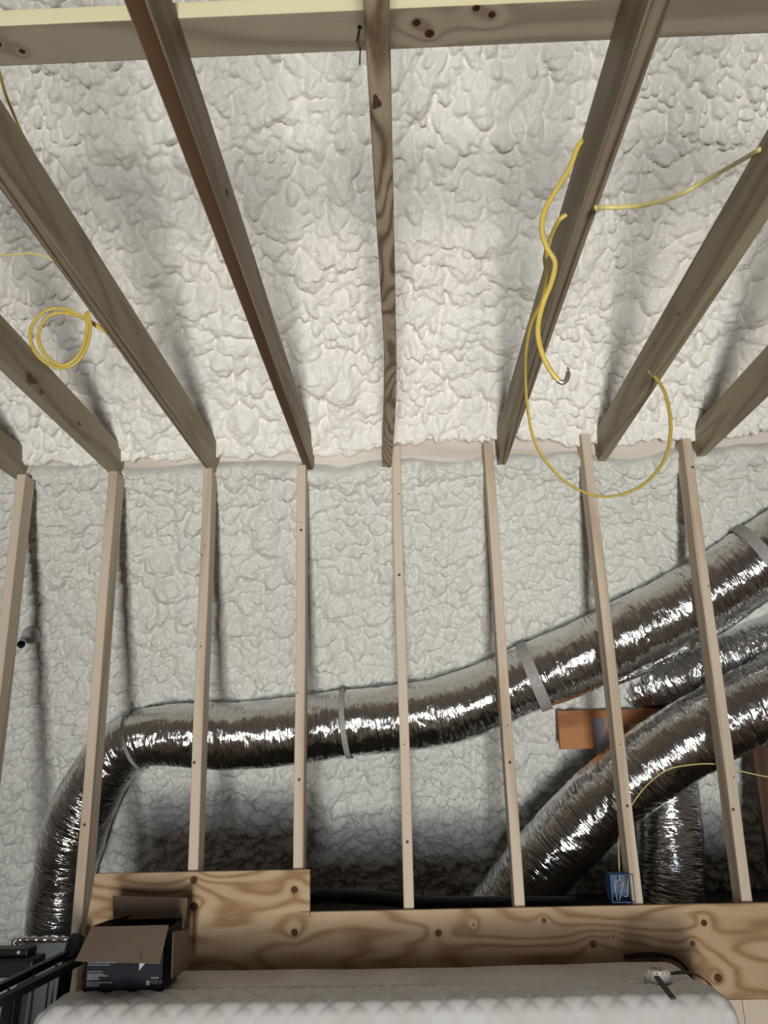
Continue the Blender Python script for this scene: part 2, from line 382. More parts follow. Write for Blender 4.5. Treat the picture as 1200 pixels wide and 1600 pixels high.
# ------------------------------------------------------------------ joists
jf = [-1.6809, -1.253, -.8292, -.4089, -.0349, .4287, .8616, 1.2821]
jn = [-1.6851, -1.2301, -.8353, -.4199, -.0313, .4354, .8407, 1.3002]
jend = [3.435, 3.43, 3.40, 3.405, 3.332, 3.38, 3.32, 3.293]
jm = ['joist_dotted', 'joist_dotted', 'joist', 'joist_red', 'joist_grain', 'joist', 'joist', 'joist']
jlab = ['short visible joist end speckled with foam at the left edge above the first stud',
        'second joist from the left, dark bruised knot low on its side',
        'third joist from the left, yellow cable loop hanging at its flank',
        'reddish-brown joist slanting to the fourth stud, warm dark underside',
        'middle joist seen from straight below with swirling grain',
        'joist with coarse striped underside that the tangled yellow cables hang from',
        'seventh joist from the left, loose end of the long yellow cable loop touching its side',
        'short rightmost joist running out of the right edge']
for i in range(8):
    x0, xn, ye = jf[i], jn[i], jend[i]; sl = (xn-x0)/(-2.2)      # dx per +y
    def xx(y):
        o = x0+(y-D)*sl*1.0 if y > .5 else x0+(.5-D)*sl
        if i == 4 and y > 2.2: o -= .040*((y-2.2)/1.1)**1.6
        return o
    bm = bmesh.new(); rg = []; n = 50; ys = [-3.3+(ye+3.3)*k/n for k in range(n+1)]
    ys = [y for y in ys if y < ye-.16]+[ye-.155, ye-.12, ye-.07, ye-.03, ye]
    for y in ys:
        o = xx(y); tz = JH+JD
        if y > ye-.155: q = (y-(ye-.155))/.155; tz = JH+JD-.115*q**1.5
        c = .0035; w3 = .038+(.005*max(0, (2.2-y)/1.1) if i == 4 and y > .5 else 0); o -= (w3-.038)/2
        rg.append([bm.verts.new(p) for p in ((o+c, y, JH), (o+w3-c, y, JH), (o+w3, y, JH+c), (o+w3, y, tz-c), (o+w3-c, y, tz), (o+c, y, tz), (o, y, tz-c), (o, y, JH+c))])
    for k in range(len(rg)-1):
        for j in range(8): bm.faces.new((rg[k][j], rg[k][(j+1) % 8], rg[k+1][(j+1) % 8], rg[k+1][j])).material_index = 1 if j == 0 else 0
    bm.faces.new(rg[0][::-1]); bm.faces.new(rg[-1]); bmesh.ops.recalc_face_normals(bm, faces=bm.faces)
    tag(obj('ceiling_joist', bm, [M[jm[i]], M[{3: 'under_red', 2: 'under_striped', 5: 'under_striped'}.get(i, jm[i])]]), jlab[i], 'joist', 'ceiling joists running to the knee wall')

# knots on the joist sides and undersides
JO = [o for o in COL.objects if o.name.startswith('ceiling_joist')]; JO.sort(key=lambda o: o.name)
for i, px, py, r, where in ((1, 50, 592, .020, 'r'), (1, 66, 612, .010, 'r'), (1, 124, 662, .010, 'r'), (3, 356, 301, .009, 'r'), (3, 410, 492, .008, 'r'), (2, 215, 520, .004, 'r'),
                            (4, 588, 160, .011, 'u'), (6, 1146, 341, .010, 'l'), (6, 1059, 490, .006, 'l'), (6, 1022, 536, .005, 'l'), (7, 1168, 596, .005, 'l'), (5, 909, 312, .003, 'l')):
    X = jf[i]+(.038 if where == 'r' else 0); X = jn[i]*.6+jf[i]*.4+(.038 if where == 'r' else 0)
    p = at(px, py, 2, JH-.0005) if where == 'u' else at(px, py, 0, X+(.0012 if where == 'r' else -.0012))
    bm = bmesh.new(); vs = []
    for k in range(18):
        a = 2*math.pi*k/18; q_ = 1+.25*math.sin(3*a+i); c_, s_ = math.cos(a)*r*q_*1.5, math.sin(a)*r*q_*.75
        vs.append(bm.verts.new(p+(Vector((s_, c_, 0)) if where == 'u' else Vector((0, c_, s_)))))
    bm.faces.new(vs); obj('knot', bm, M['knot'], JO[i])

# ------------------------------------------------------------------ cross beam
YB = 1.128; ZB = JH+JD
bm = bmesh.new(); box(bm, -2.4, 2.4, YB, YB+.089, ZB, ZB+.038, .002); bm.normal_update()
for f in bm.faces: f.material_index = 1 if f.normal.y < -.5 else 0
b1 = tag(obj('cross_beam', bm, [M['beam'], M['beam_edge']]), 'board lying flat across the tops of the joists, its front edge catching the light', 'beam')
M['steel'] = plain('dark_nail_steel', (.05, .045, .04), .45, .8)
for k, (a, b_) in enumerate((((562, 41), (557, 66)), ((563, 73), (562, 101)))):
    p = at(*a, 2, ZB+.001); q = at(*b_, 1, p.y)
    bm = bmesh.new(); tube_mesh(bm, [p+Vector((0, 0, .004)), p, p*.5+q*.5, q], .0015, 6)
    if k == 0: bmesh.ops.create_circle(bm, cap_ends=True, segments=10, radius=.0045, matrix=Matrix.Translation(p-Vector((0, 0, .002))))
    tag(obj('nail', bm, M['steel']), ['nail with a head poking from the flat cross board beside the middle joist', 'lower nail hanging from the back edge of the flat cross board'][k], 'nail')

# ------------------------------------------------------------------ plywood
PY = D-.020
pts = [(-1.166, -.423), (-.3715, -.425), (-.3715, -.5665), (XR, -.568), (XR, -.868), (-1.19, -.868), (-1.187, -.60)]
kn = [(303, 1375, .013), (460, 1390, .012), (303, 1417, .015), (460, 1457, .012), (685, 1458, .012), (850, 1438, .009), (927, 1475, .013), (1100, 1442, .011), (1082, 1474, .009), (1122, 1528, .014), (958, 1464, .004), (740, 1445, .004)]
kk = []
for (px, py, r) in kn:
    p = at(px, py, 1, PY); kk.append((p.x, p.y, p.z, r))
M['plywood'] = wood('knotty_plywood', (.22, .115, .05), (.42, .275, .155), (.53, .39, .255), 'X', 85, knots=kk, long=.20, stain=((.36, .23, .13), 3.0, .45))
bm = bmesh.new(); fr_ = [bm.verts.new((x, PY, z)) for x, z in pts]; bk = [bm.verts.new((x, D-.001, z)) for x, z in pts]
bm.faces.new(fr_); bm.faces.new(bk[::-1])
for k in range(len(pts)): bm.faces.new((fr_[k], bk[k], bk[(k+1) % 7], fr_[(k+1) % 7]))
bmesh.ops.recalc_face_normals(bm, faces=bm.faces)
pw = tag(obj('plywood_panel', bm, M['plywood']), 'knotty plywood sheet with a raised left half, nailed across the feet of the studs', 'plywood')
M['saw'] = plain('saw_cut_dark', (.03, .02, .015), .9)
bm = bmesh.new()
for (a, b_, c, d_) in ((470, 486, 1424, 1425.4), (483.6, 484.6, 1424, 1432)):
    p, q = at(a, d_, 1, PY-.0006), at(b_, c, 1, PY-.0006); box(bm, p.x, q.x, PY-.0008, PY+.001, p.z, q.z)
obj('saw_cut', bm, M['saw'], pw)

# ------------------------------------------------------------------ ducts
def duct(name, label, pts, rad, mat, lump=.006, wr=1.0, seed=0, ends=False):
    path = catmull(pts, 22); dense = []
    # resample evenly
    Ls = [0.0]
    for i in range(1, len(path)): Ls.append(Ls[-1]+(path[i]-path[i-1]).length)
    tot = Ls[-1]; n = int(tot/.008); j = 0
    for k in range(n+1):
        s = tot*k/n
        while j < len(Ls)-2 and Ls[j+1] < s: j += 1
        t = (s-Ls[j])/max(1e-6, Ls[j+1]-Ls[j]); dense.append(path[j].lerp(path[j+1], min(1, t)))
    fr = frames(dense, Vector((0, 0, 1)) if abs((dense[1]-dense[0]).normalized().z) < .8 else Vector((0, 1, 0)))
    K = 96; nn = len(dense)
    S = (np.arange(nn)*tot/n)[:, None].repeat(K, 1); TH = (np.arange(K)*2*np.pi/K)[None].repeat(nn, 0)
    R0 = np.array([rad(i/(nn-1)) if callable(rad) else rad for i in range(nn)])[:, None]
    # crumpled wrinkles running round the tube, folded over themselves by a warp along it
    c, s_ = np.cos(TH), np.sin(TH)
    wv = fbm(S*6+seed, c*1.3+5, 7+seed, 3)+fbm(S*6+seed, s_*1.3+9, 17+seed, 3)
    w1 = np.abs(fbm(S*22+wv*7, c*.9+1.4*s_, 27+seed, 3)); w2 = np.abs(fbm(S*52+wv*12, 1.3*s_+1.1*c, 37+seed, 2))
    rr = R0 + lump*(2.2*wv - 2.2*wr*w1 - .35*wr*w2)
    me = bpy.data.meshes.new(name)
    P = np.array([list(p) for p in dense])[:, None]; Nn = np.array([list(f[1]) for f in fr])[:, None]; B = np.array([list(f[2]) for f in fr])[:, None]
    V = P+Nn*(rr*c)[..., None]+B*(rr*s_)[..., None]
    idx = np.arange(nn*K).reshape(nn, K); nx = np.roll(idx, -1, 1)
    q = np.stack([idx[:-1], nx[:-1], nx[1:], idx[1:]], -1).reshape(-1, 4)
    me.vertices.add(nn*K); me.vertices.foreach_set('co', V.reshape(-1).astype(np.float32))
    me.loops.add(q.size); me.loops.foreach_set('vertex_index', q.reshape(-1).astype(np.int32))
    me.polygons.add(len(q)); me.polygons.foreach_set('loop_start', np.arange(0, q.size, 4, dtype=np.int32))
    uvl = me.uv_layers.new(name='UVMap')
    ss = np.arange(nn)*tot/n; tt = np.arange(K+1)/K
    uv = np.zeros((nn-1, K, 4, 2)); 
    uv[:, :, 0, 0] = ss[:-1, None]; uv[:, :, 1, 0] = ss[:-1, None]; uv[:, :, 2, 0] = ss[1:, None]; uv[:, :, 3, 0] = ss[1:, None]
    uv[:, :, 0, 1] = tt[None, :-1]; uv[:, :, 1, 1] = tt[None, 1:]; uv[:, :, 2, 1] = tt[None, 1:]; uv[:, :, 3, 1] = tt[None, :-1]
    uvl.data.foreach_set('uv', (uv+seed*1.7).reshape(-1).astype(np.float32))
    me.update(calc_edges=True); me.validate()
    o = tag(finish(name, me, mat, smooth=True), label, 'duct', 'silver foil ducts behind the studs')
    return o, dense, fr, (lambda i: (rad(i/(nn-1)) if callable(rad) else rad))
M['foil'] = foil_mat('crinkled_foil_jacket')
M['foil_fine'] = foil_mat('bright_foil_jacket', (.72, .73, .74), .2, 1.0)
r1 = .150; kq = r1*math.sqrt(1+A*A)
def onfoam(px, py, off):
    d = R_*((px-600)/(1000*F)) + U_*((800-py)/(1000*F)) + fwd
    K = D+.12+1.2*A-off
    return d*(K/(d.y+A*d.z))
p1 = [onfoam(x, y, kq+.01) for x, y in ((88, 1452), (100, 1370), (116, 1300), (148, 1225), (195, 1166), (262, 1148), (360, 1150), (460, 1142), (540, 1130), (640, 1120), (730, 1100), (810, 1066), (900, 1030), (1000, 982), (1100, 928), (1200, 866), (1300, 800))]
D1, path1, fr1, rad1 = duct('flex_duct', 'long foil duct with an elbow at lower left, crossing the wall to the right edge', p1, lambda t: .150 - .020*math.exp(-((t-.25)/.05)**2) + .012*max(0, t-.6)/.4, M['foil'], .0065, 1.0, 1)
p2 = [at(*q[:2], 1, q[2]) for q in ((770, 1440, 3.95), (815, 1385, 3.88), (865, 1330, 3.78), (930, 1262, 3.68), (1000, 1205, 3.60), (1060, 1165, 3.54), (1130, 1125, 3.50), (1200, 1090, 3.46), (1300, 1045, 3.46))]
D2, path2, fr2, rad2 = duct('flex_duct', 'foil duct slanting up from the plywood edge in front of the brown wood block', p2, lambda t: .150+.016*t, M['foil'], .007, 1.0, 2)
p3 = [at(*q[:2], 1, q[2]) for q in ((960, 1100, 4.10), (1000, 1075, 3.86), (1060, 1055, 3.74), (1130, 1030, 3.68), (1200, 1005, 3.64), (1290, 970, 3.62))]
duct('flex_duct', 'brighter foil duct squeezed between the two big slanting ducts at the right', p3, lambda t: .115+.02*t, M['foil_fine'], .008, 1.1, 3)
p4 = [at(*q[:2], 1, q[2]) for q in ((1035, 1180, 3.95), (1040, 1235, 3.90), (1046, 1300, 3.86), (1048, 1370, 3.84), (1050, 1450, 3.84))]
p4[-1].z = -.72
duct('flex_duct', 'dark upright foil duct dropping behind the slanting duct between the two right studs', p4, .145, M['foil'], .006, 1.0, 4)
p5 = [at(*q[:2], 1, q[2]) for q in ((962, 1060, 3.62), (1010, 1040, 3.55), (1070, 1010, 3.50), (1130, 975, 3.46), (1185, 935, 3.43), (1240, 900, 3.42))]
duct('foil_sleeve', 'thin foil sleeve tucked under the top duct at the right', p5, .032, M['foil_fine'], .004, 1.0, 5)

# straps round the ducts
M['strap'] = plain('grey_duct_strap', (.33, .32, .31), .55, .0, .2)
def strap(path, fr, rad, px, width, label, tail=None, tail_to=None):
    def proj(p): return 600+1000*F*p.dot(R_)/p.dot(fwd)
    i = min(range(len(path)), key=lambda k: abs(proj(path[k])-px)); t, n, b = fr[i]; c = path[i]; r = rad(i)+.004
    bm = bmesh.new(); K = 48; rg = []
    for j in range(K):
        a = 2*math.pi*j/K; d = n*math.cos(a)+b*math.sin(a); rg.append([bm.verts.new(c+d*(r+e)+t*(s*width/2)) for s, e in ((-1, 0), (-1, .002), (1, .002), (1, 0))])
    for j in range(K):
        for m_ in range(4): bm.faces.new((rg[j][m_], rg[j][(m_+1) % 4], rg[(j+1) % K][(m_+1) % 4], rg[(j+1) % K][m_]))
    if tail_to is not None:
        v = (tail_to-c); v = (v-t*v.dot(t)).normalized(); s = c+v*(r-.01); e = tail_to; side = t*(width/2); th = v.cross(t).normalized()*.0015
        hexa(bm, [s-side-th, s+side-th, s+side+th, s-side+th, e-side*.8-th, e+side*.8-th, e+side*.8+th, e-side*.8+th])
    bmesh.ops.recalc_face_normals(bm, faces=bm.faces)
    return tag(obj('duct_strap', bm, M['strap'], smooth=False), label, 'strap', 'grey straps holding the ducts')
strap(path1, fr1, rad1, 541, .024, 'narrow grey strap round the flat middle run of the long duct', tail_to=onfoam(538, 1070, .0))
strap(path1, fr1, rad1, 835, .050, 'wide grey strap round the long duct right of the sixth stud', tail_to=onfoam(798, 985, .0))
strap(path1, fr1, rad1, 216, .016, 'dark grey strap at the elbow of the long duct, its tail poking up', tail_to=onfoam(203, 1092, .03))
strap(path1, fr1, rad1, 1186, .050, 'broad grey strap round the top duct at the right edge of the photo')

# brown block with its hanging strap
bm = bmesh.new(); pa, pb = at(876, 1171, 1, 3.75), at(1050, 1106, 1, 3.75); box(bm, pa.x, pb.x, 3.75, 3.788, pa.z, pb.z, .002)
blk = tag(obj('wood_block', bm, M['block']), 'orange-brown wood block across the gap behind the seventh stud', 'block')
M['patch'] = plain('grey_tape', (.45, .43, .38), .7)
bm = bmesh.new(); pa, pb = at(984, 1150, 1, 3.747), at(1016, 1130, 1, 3.747); box(bm, pa.x, pb.x, 3.746, 3.75, pa.z, pb.z, .0015); obj('tape_patch', bm, M['patch'], blk)
q = [at(935, 1122, 1, 3.745), at(940, 1155, 1, 3.72), at(950, 1190, 1, 3.64), at(962, 1222, 1, 3.56)]
bm = bmesh.new(); rr = []
for p in catmull(q, 6): rr.append([bm.verts.new(p+Vector(o)) for o in ((-.03, 0, 0), (.03, 0, 0), (.03, .002, 0), (-.03, .002, 0))])
for k in range(len(rr)-1):
    for j in range(4): bm.faces.new((rr[k][j], rr[k][(j+1) % 4], rr[k+1][(j+1) % 4], rr[k+1][j]))
bmesh.ops.recalc_face_normals(bm, faces=bm.faces)
M['strap_p'] = plain('mauve_grey_strap', (.24, .21, .23), .4)
tag(obj('duct_strap', bm, M['strap_p']), 'mauve-grey strap hanging from the brown block down to the slanting duct', 'strap', 'grey straps holding the ducts')
# dark upright timber at the right edge
bm = bmesh.new(); pa, pb = at(1186, 1262, 1, 3.72), at(1225, 1165, 1, 3.72); box(bm, pa.x+.01, pb.x, 3.72, 3.76, -.72, pb.z, .002)
M['dark_block'] = wood('dark_brown_timber', (.05, .025, .015), (.09, .045, .025), (.12, .06, .035), 'Z', 30)
tag(obj('wood_post', bm, M['dark_block']), 'short dark brown post in the shade at the right edge below the slanting duct', 'post')

# ------------------------------------------------------------------ black pipe lying behind the plywood
M['black'] = plain('black_plastic', (.010, .010, .011), .5, 0, 0, 60, .12, .3)
q = [at(486, 1402, 1, 3.60), at(540, 1400, 1, 3.55), at(600, 1404, 1, 3.50), at(680, 1412, 1, 3.46), at(800, 1412, 1, 3.45), at(900, 1412, 1, 3.46)]
for p in q: p.z = max(p.z, -.69)
bm = bmesh.new(); tube_mesh(bm, catmull([Vector((-.9, 3.62, -.68))]+q, 8), .028, 14)
tag(obj('black_hose', bm, M['black'], smooth=True), 'black hose lying behind the plywood edge in the dark gap', 'hose')

# ------------------------------------------------------------------ metal duct box, lower left
M['sheet'] = plain('blue_grey_sheet_metal', (.13, .15, .16), .5, .2, 0, 6)
pm = thing('plenum_box', 'blue-grey sheet metal box under the lower end of the long duct', 'duct box', (-1.75, 4.05, FLOOR))
def part(name, bm, mat, root, smooth=False):
    bmesh.ops.translate(bm, vec=-Vector(root.location), verts=bm.verts); return obj(name, bm, mat, root, smooth)
pa, pb = at(32, 1474, 1, 3.98), at(150, 1474, 1, 3.98)
bm = bmesh.new(); box(bm, pa.x, pb.x+.06, 3.98, 4.40, FLOOR, pa.z, .003); part('body', bm, M['sheet'], pm)
bm = bmesh.new(); rgn = catmull([Vector((pa.x-.02, 3.975, pa.z-.01)), Vector((pa.x-.005, 3.965, pa.z+.018)), Vector(((pa.x+pb.x)/2, 3.97, pa.z+.016)), Vector((pb.x+.07, 3.97, pa.z+.018))], 16)
tube_mesh(bm, rgn, lambda i: .014+.004*math.sin(i*1.9), 12); part('foil_tape_edge', bm, foil_mat('foil_tape', (.7, .7, .68), .2, .6), pm, True)

# ------------------------------------------------------------------ little grey pipe end poking from the foam
pp = thing('vent_pipe', 'small grey plastic pipe end poking out of the foam by the first stud', 'pipe', at(36, 1003, 1, 3.50))
M['pvc'] = plain('grey_pvc', (.42, .42, .42), .4)
c0 = at(33, 1007, 1, 3.46); c1 = at(38, 994, 1, 3.72)
bm = bmesh.new(); tube_mesh(bm, [c0, c0.lerp(c1, .5), c1], .017, 20, cap=False)
tube_mesh(bm, [c0, c0.lerp(c1, .5), c1], .0135, 20, cap=False)
part('pipe', bm, M['pvc'], pp, True)
bm = bmesh.new(); tube_mesh(bm, [c0.lerp(c1, .4), c0.lerp(c1, .5)], .0133, 16); part('pipe_bore', bm, M['black'], pp)
c2 = at(44, 994, 1, 3.56); bm = bmesh.new(); bmesh.ops.create_uvsphere(bm, u_segments=20, v_segments=12, radius=.042, matrix=Matrix.Translation(c2+Vector((0, .03, .01)))); part('foam_collar', bm, M['pvc'], pp, True)

# ------------------------------------------------------------------ yellow cables
M['cable'] = plain('yellow_cable_sheath', (.62, .46, .10), .38, 0, .1, 40, .08)
M['cable_pale'] = plain('pale_yellow_cable_sheath', (.66, .56, .22), .4, 0, .1, 40, .08)
M['bare'] = plain('stripped_wire_end', (.28, .25, .22), .4, .5)
def cable(pts, label, r=.0058, mat='cable', flat=.62, n=10):
    bm = bmesh.new(); tube_mesh(bm, catmull(pts, n), r, 10, True, flat)
    return tag(obj('yellow_cable', bm, M[mat], smooth=True), label, 'cable', 'yellow electrical cables')
def run(px, y0, y1, axis=1):
    n = len(px)-1; return [at(x, y, axis, y0+(y1-y0)*k/n) for k, (x, y) in enumerate(px)]
ya = at(907, 222, 0, .4287).y; yb_ = at(873, 345, 0, .43).y
cA = cable([at(925, 215, 1, ya)]+run([(906, 224), (890, 262), (867, 300), (850, 332), (847, 362), (855, 388), (867, 410), (862, 440), (850, 470), (842, 500), (841, 528), (850, 560), (863, 583), (876, 597)], ya, ya+.08), 'short yellow cable dangling from the striped joist, its cut end curled up')
bm = bmesh.new(); tube_mesh(bm, catmull(run([(870, 594), (879, 598), (886, 592), (888, 580), (887, 574)], ya+.08, ya+.08), 6), lambda i: .0052 if i < 18 else .0022, 8); obj('stripped_end', bm, M['bare'], cA)
yc = at(1013, 579, 0, .858).y
cable([at(885, 335, 1, ya)]+run([(873, 345), (860, 372), (851, 402), (853, 430), (846, 470), (830, 505), (822, 545), (821, 590), (824, 635), (835, 688), (860, 730), (898, 762), (940, 776), (985, 768), (1020, 744), (1042, 708), (1048, 665), (1041, 620), (1028, 595), (1013, 579)], ya+.01, yc-.01), 'long yellow cable hanging in a wide open loop between two joists')
cable([at(930, 325, 0, .45)]+[at(941, 324, 0, .472), at(1000, 321, 1, at(941, 324, 0, .472).y+.03), at(1060, 305, 1, 1.78), at(1120, 272, 1, 1.72), at(1180, 238, 0, .84)+Vector((0, 0, 0)), at(1190, 232, 0, .86)], 'yellow cable stretched between two joists at the upper right', mat='cable_pale')
yl = at(186, 534, 0, -.83).y
cable(run([(192, 530), (160, 515), (132, 497), (102, 483), (76, 484), (55, 500), (47, 522), (54, 548), (74, 568), (98, 575), (121, 565), (136, 540), (141, 514), (138, 486)], yl, yl-.05), 'outer strand of the yellow cable coil beside the third joist', n=8)
cable(run([(184, 543), (168, 520), (146, 505), (116, 492), (84, 490), (66, 506), (60, 530), (72, 556), (96, 571), (118, 560), (131, 538), (136, 512), (134, 488)], yl+.01, yl-.03), 'inner strand of the yellow cable coil beside the third joist', n=8)
cable([at(-30, 398, 1, 2.1), at(10, 399, 1, 2.1), at(45, 396, 1, 2.1), at(74, 402, 1, 2.1), at(95, 415, 1, 2.12)], 'pale bit of cable crossing to the third joist at the left edge', .004, 'cable_pale')
cable([at(-2, 108, 1, 1.5), at(8, 145, 1, 1.52), at(20, 175, 1, 1.55), at(34, 208, 1, 1.58), at(50, 235, 1, 1.60)], 'yellow-brown cable dropping behind the third joist in the upper left corner', .0055)
cable([at(968, 1378, 1, 3.20), at(967, 1340, 1, 3.22), at(967, 1310, 1, 3.27), at(978, 1275, 1, 3.30), at(995, 1246, 1, 3.31), at(1018, 1220, 1, 3.30), at(1045, 1202, 1, 3.29), at(1080, 1195, 1, 3.28), at(1118, 1194, 1, 3.28), at(1150, 1203, 1, 3.28), at(1200, 1214, 1, 3.29), at(1260, 1222, 1, 3.29)], 'thin yellow cable arching from the blue box across the two right studs', .0042, 'cable_pale')

# ------------------------------------------------------------------ blue electrical box
p0, p1_ = at(957, 1411, 1, D-.004), at(989, 1366, 1, D-.004)
eb = thing('junction_box', 'blue plastic electrical box nailed to the foot of the seventh stud', 'electrical box', (p0.x, D, p0.z))
M['blue'] = plain('blue_plastic', (.02, .09, .22), .4)
bm = bmesh.new(); t_ = .003; x0, x1, z0, z1 = p0.x, p1_.x, p0.z, p1_.z; y0, y1 = D-.006, D+.068
box(bm, x0, x0+t_, y0, y1, z0, z1, .0008); box(bm, x1-t_, x1, y0, y1, z0, z1, .0008); box(bm, x0, x1, y0, y1, z0, z0+t_, .0008); box(bm, x0, x1, y0, y1, z1-t_, z1, .0008); box(bm, x0, x1, y1-t_, y1, z0, z1, .0008)
part('shell', bm, M['blue'], eb)
M['wire_white'] = plain('white_wire', (.5, .5, .52), .4); M['wire_orange'] = plain('copper_wire', (.5, .22, .1), .4)
for mt_, pl in (('wire_white', [(965, 1375), (961, 1380), (963, 1398), (966, 1410), (970, 1398), (975, 1376)]), ('wire_orange', [(965, 1386), (970, 1382), (975, 1376), (972, 1392)]), ('wire_white', [(981, 1372), (981, 1392), (979, 1401), (973, 1398)])):
    bm = bmesh.new(); tube_mesh(bm, catmull([at(a, b_, 1, D+.012) for a, b_ in pl], 6), .0013, 6); part('wire', bm, M[mt_], eb, True)

# ------------------------------------------------------------------ mattresses standing on their long edges
def quilt_mat():
    m, nt, b = newmat('quilted_mattress_fabric')
    tc = N(nt, 'ShaderNodeTexCoord'); no = N(nt, 'ShaderNodeTexNoise', Scale=500.0, Detail=2.0); L(nt, tc.outputs['Object'], no.inputs['Vector'])
    n2 = N(nt, 'ShaderNodeTexNoise', Scale=7.0, Detail=4.0); L(nt, tc.outputs['Object'], n2.inputs['Vector'])
    r = ramp(nt, n2.outputs[0], [(.35, (.60, .575, .555)), (.6, (.68, .67, .67))]); L(nt, r.outputs[0], b.inputs['Base Color'])
    bp = N(nt, 'ShaderNodeBump', Strength=.12, Distance=.001); L(nt, no.outputs[0], bp.inputs['Height']); L(nt, bp.outputs[0], b.inputs['Normal'])
    b.inputs['Roughness'].default_value = .75; return m
M['quilt'] = quilt_mat()
def mattress(x0, x1, y0, y1, zt, label, rc, q, seed):
    """rounded slab, its skin unrolled over face / top edge / back and quilted in diamonds"""
    zb = FLOOR; H = zt-zb; re = .045
    prof = []     # (y, z, ny, nz) up the front, over the top, down the back
    for k in range(44): prof.append((y0, zb+(H-re)*k/44, -1, 0))
    for k in range(9):
        a = math.pi/2*k/8; prof.append((y0+re-re*math.cos(a), zt-re+re*math.sin(a), -math.cos(a), math.sin(a)))
    m_ = 22
    for k in range(1, m_): prof.append((y0+re+(y1-y0-2*re)*k/m_, zt, 0, 1))
    for k in range(9):
        a = math.pi/2*k/8; prof.append((y1-re+re*math.sin(a), zt-re+re*math.cos(a), math.sin(a), math.cos(a)))
    for k in range(1, 20): prof.append((y1, (zt-re)+(zb-(zt-re))*k/19, 1, 0))
    s = [0.0]
    for k in range(1, len(prof)): s.append(s[-1]+math.hypot(prof[k][0]-prof[k-1][0], prof[k][1]-prof[k-1][1]))
    nu = 260; bm = bmesh.new(); rows = []
    for k, (y, z, ny, nz) in enumerate(prof):
        row = []
        for j in range(nu+1):
            x = x0+(x1-x0)*j/nu
            e = min(x-x0, x1-x); drop = 0
            if e < rc: drop = rc-math.sqrt(max(0, rc*rc-(rc-e)**2))
            zz = z-drop*max(0, min(1, (z-(zt-.35))/.35))
            pinch = 1-max(0, 1-e/.04)**2*.5; ymid = (y0+y1)/2; yy = ymid+(y-ymid)*pinch
            a = (x+s[k])/q; b_ = (x-s[k])/q; d = min(abs(a-round(a)), abs(b_-round(b_)))
            h = .0065*(1-math.exp(-(d/.16)**2)) - .0065
            top = nz > .9
            if top: h *= .1 if seed == 1 else .9
            h += .0025*math.sin(x*4+s[k]*3+seed)+.0008*math.sin(x*17+seed*2)
            row.append(bm.verts.new((x, yy+ny*h, max(zb, zz+nz*h))))
        rows.append(row)
    for k in range(len(rows)-1):
        for j in range(nu): bm.faces.new((rows[k][j], rows[k][j+1], rows[k+1][j+1], rows[k+1][j]))
    bm.faces.new([r[0] for r in rows]); bm.faces.new([r[-1] for r in rows][::-1])
    bmesh.ops.recalc_face_normals(bm, faces=bm.faces)
    o = tag(obj('mattress', bm, M['quilt'], smooth=True), label, 'mattress', 'mattresses leaning before the plywood')
    return o
mattress(-1.0, .945, 2.862, 3.130, -.738, 'rear mattress, its smooth top edge against the plywood', .085, .085, 1)
mattress(-1.16, .955, 2.640, 2.850, -.720, 'front mattress with white diamond-quilted face, box and bracket on its edge', .085, .085, 2)
MZ = -.722
# piping seam on front mattress edge is part of the quilting

# ------------------------------------------------------------------ open carton
def uvec(o): return Vector(o)
BX0, BX1, BY0, BY1 = -1.05, -.797, 2.80, 3.00
bh = at(200, 1456, 1, BY0).z-MZ
cb = thing('cardboard_box', 'open black printed cardboard box with brown inside flaps on the mattress edge', 'box', (BX0, BY0, MZ))
M['card_black'] = plain('black_printed_card', (.010, .012, .018), .6, 0, 0, 8, .12, .2)
M['card_brown'] = plain('brown_card', (.17, .12, .085), .85, 0, .2, 120, .06)
z1 = MZ+bh
bm = bmesh.new(); t_ = .003
for a in ((BX0, BX1, BY0, BY0+t_), (BX0, BX1, BY1-t_, BY1), (BX0, BX0+t_, BY0, BY1), (BX1-t_, BX1, BY0, BY1)): box(bm, *a, MZ+.001, z1)
box(bm, BX0, BX1, BY0, BY1, MZ, MZ+t_)
part('carton', bm, M['card_black'], cb)
def sheet(name, P, mats, th=.003, parent=cb):
    """thin card: outer face one colour, inner face another"""
    bm = bmesh.new(); n = (P[1]-P[0]).cross(P[3]-P[0]).normalized()*th
    hexa(bm, list(P)+[p+n for p in P]); bmesh.ops.recalc_face_normals(bm, faces=bm.faces)
    return part(name, bm, mats, parent)
fl = [at(143, 1449, 1, BY0+.004), at(264, 1446, 1, BY0+.004), at(250, 1506, 1, BY0-.075), at(118, 1502, 1, BY0-.075)]
# front flap folded outward
sheet('front_flap', [fl[3], fl[2], fl[1], fl[0]], M['card_brown'])
bm = bmesh.new()
for (a, b_) in (((142, 1485), (137, 1499)), ((222, 1485), (218, 1499))):
    p = at(*a, 1, BY0-.053); q = at(*b_, 1, BY0-.073)
    tube_mesh(bm, [p, p.lerp(q, .5), q], .0009, 5)
part('crease', bm, M['saw'], cb)
rf = [at(270, 1456, 1, BY0+.01), at(294, 1452, 1, BY1-.02), at(293, 1512, 1, BY1+.0), at(267, 1530, 1, BY0+.03)]
sheet('side_flap', [rf[3], rf[2], rf[1], rf[0]], M['card_brown'])
bf = [at(178, 1450, 1, BY1), at(292, 1450, 1, BY1), at(293, 1403, 1, BY1+.03), at(176, 1400, 1, BY1+.03)]
sheet('back_flap', bf, M['card_brown'])
lf = [at(144, 1447, 1, BY0+.02), at(182, 1450, 1, BY1-.02), at(206, 1427, 1, BY1-.03), at(168, 1438, 1, BY0+.10)]
sheet('left_flap', lf, M['card_brown'])
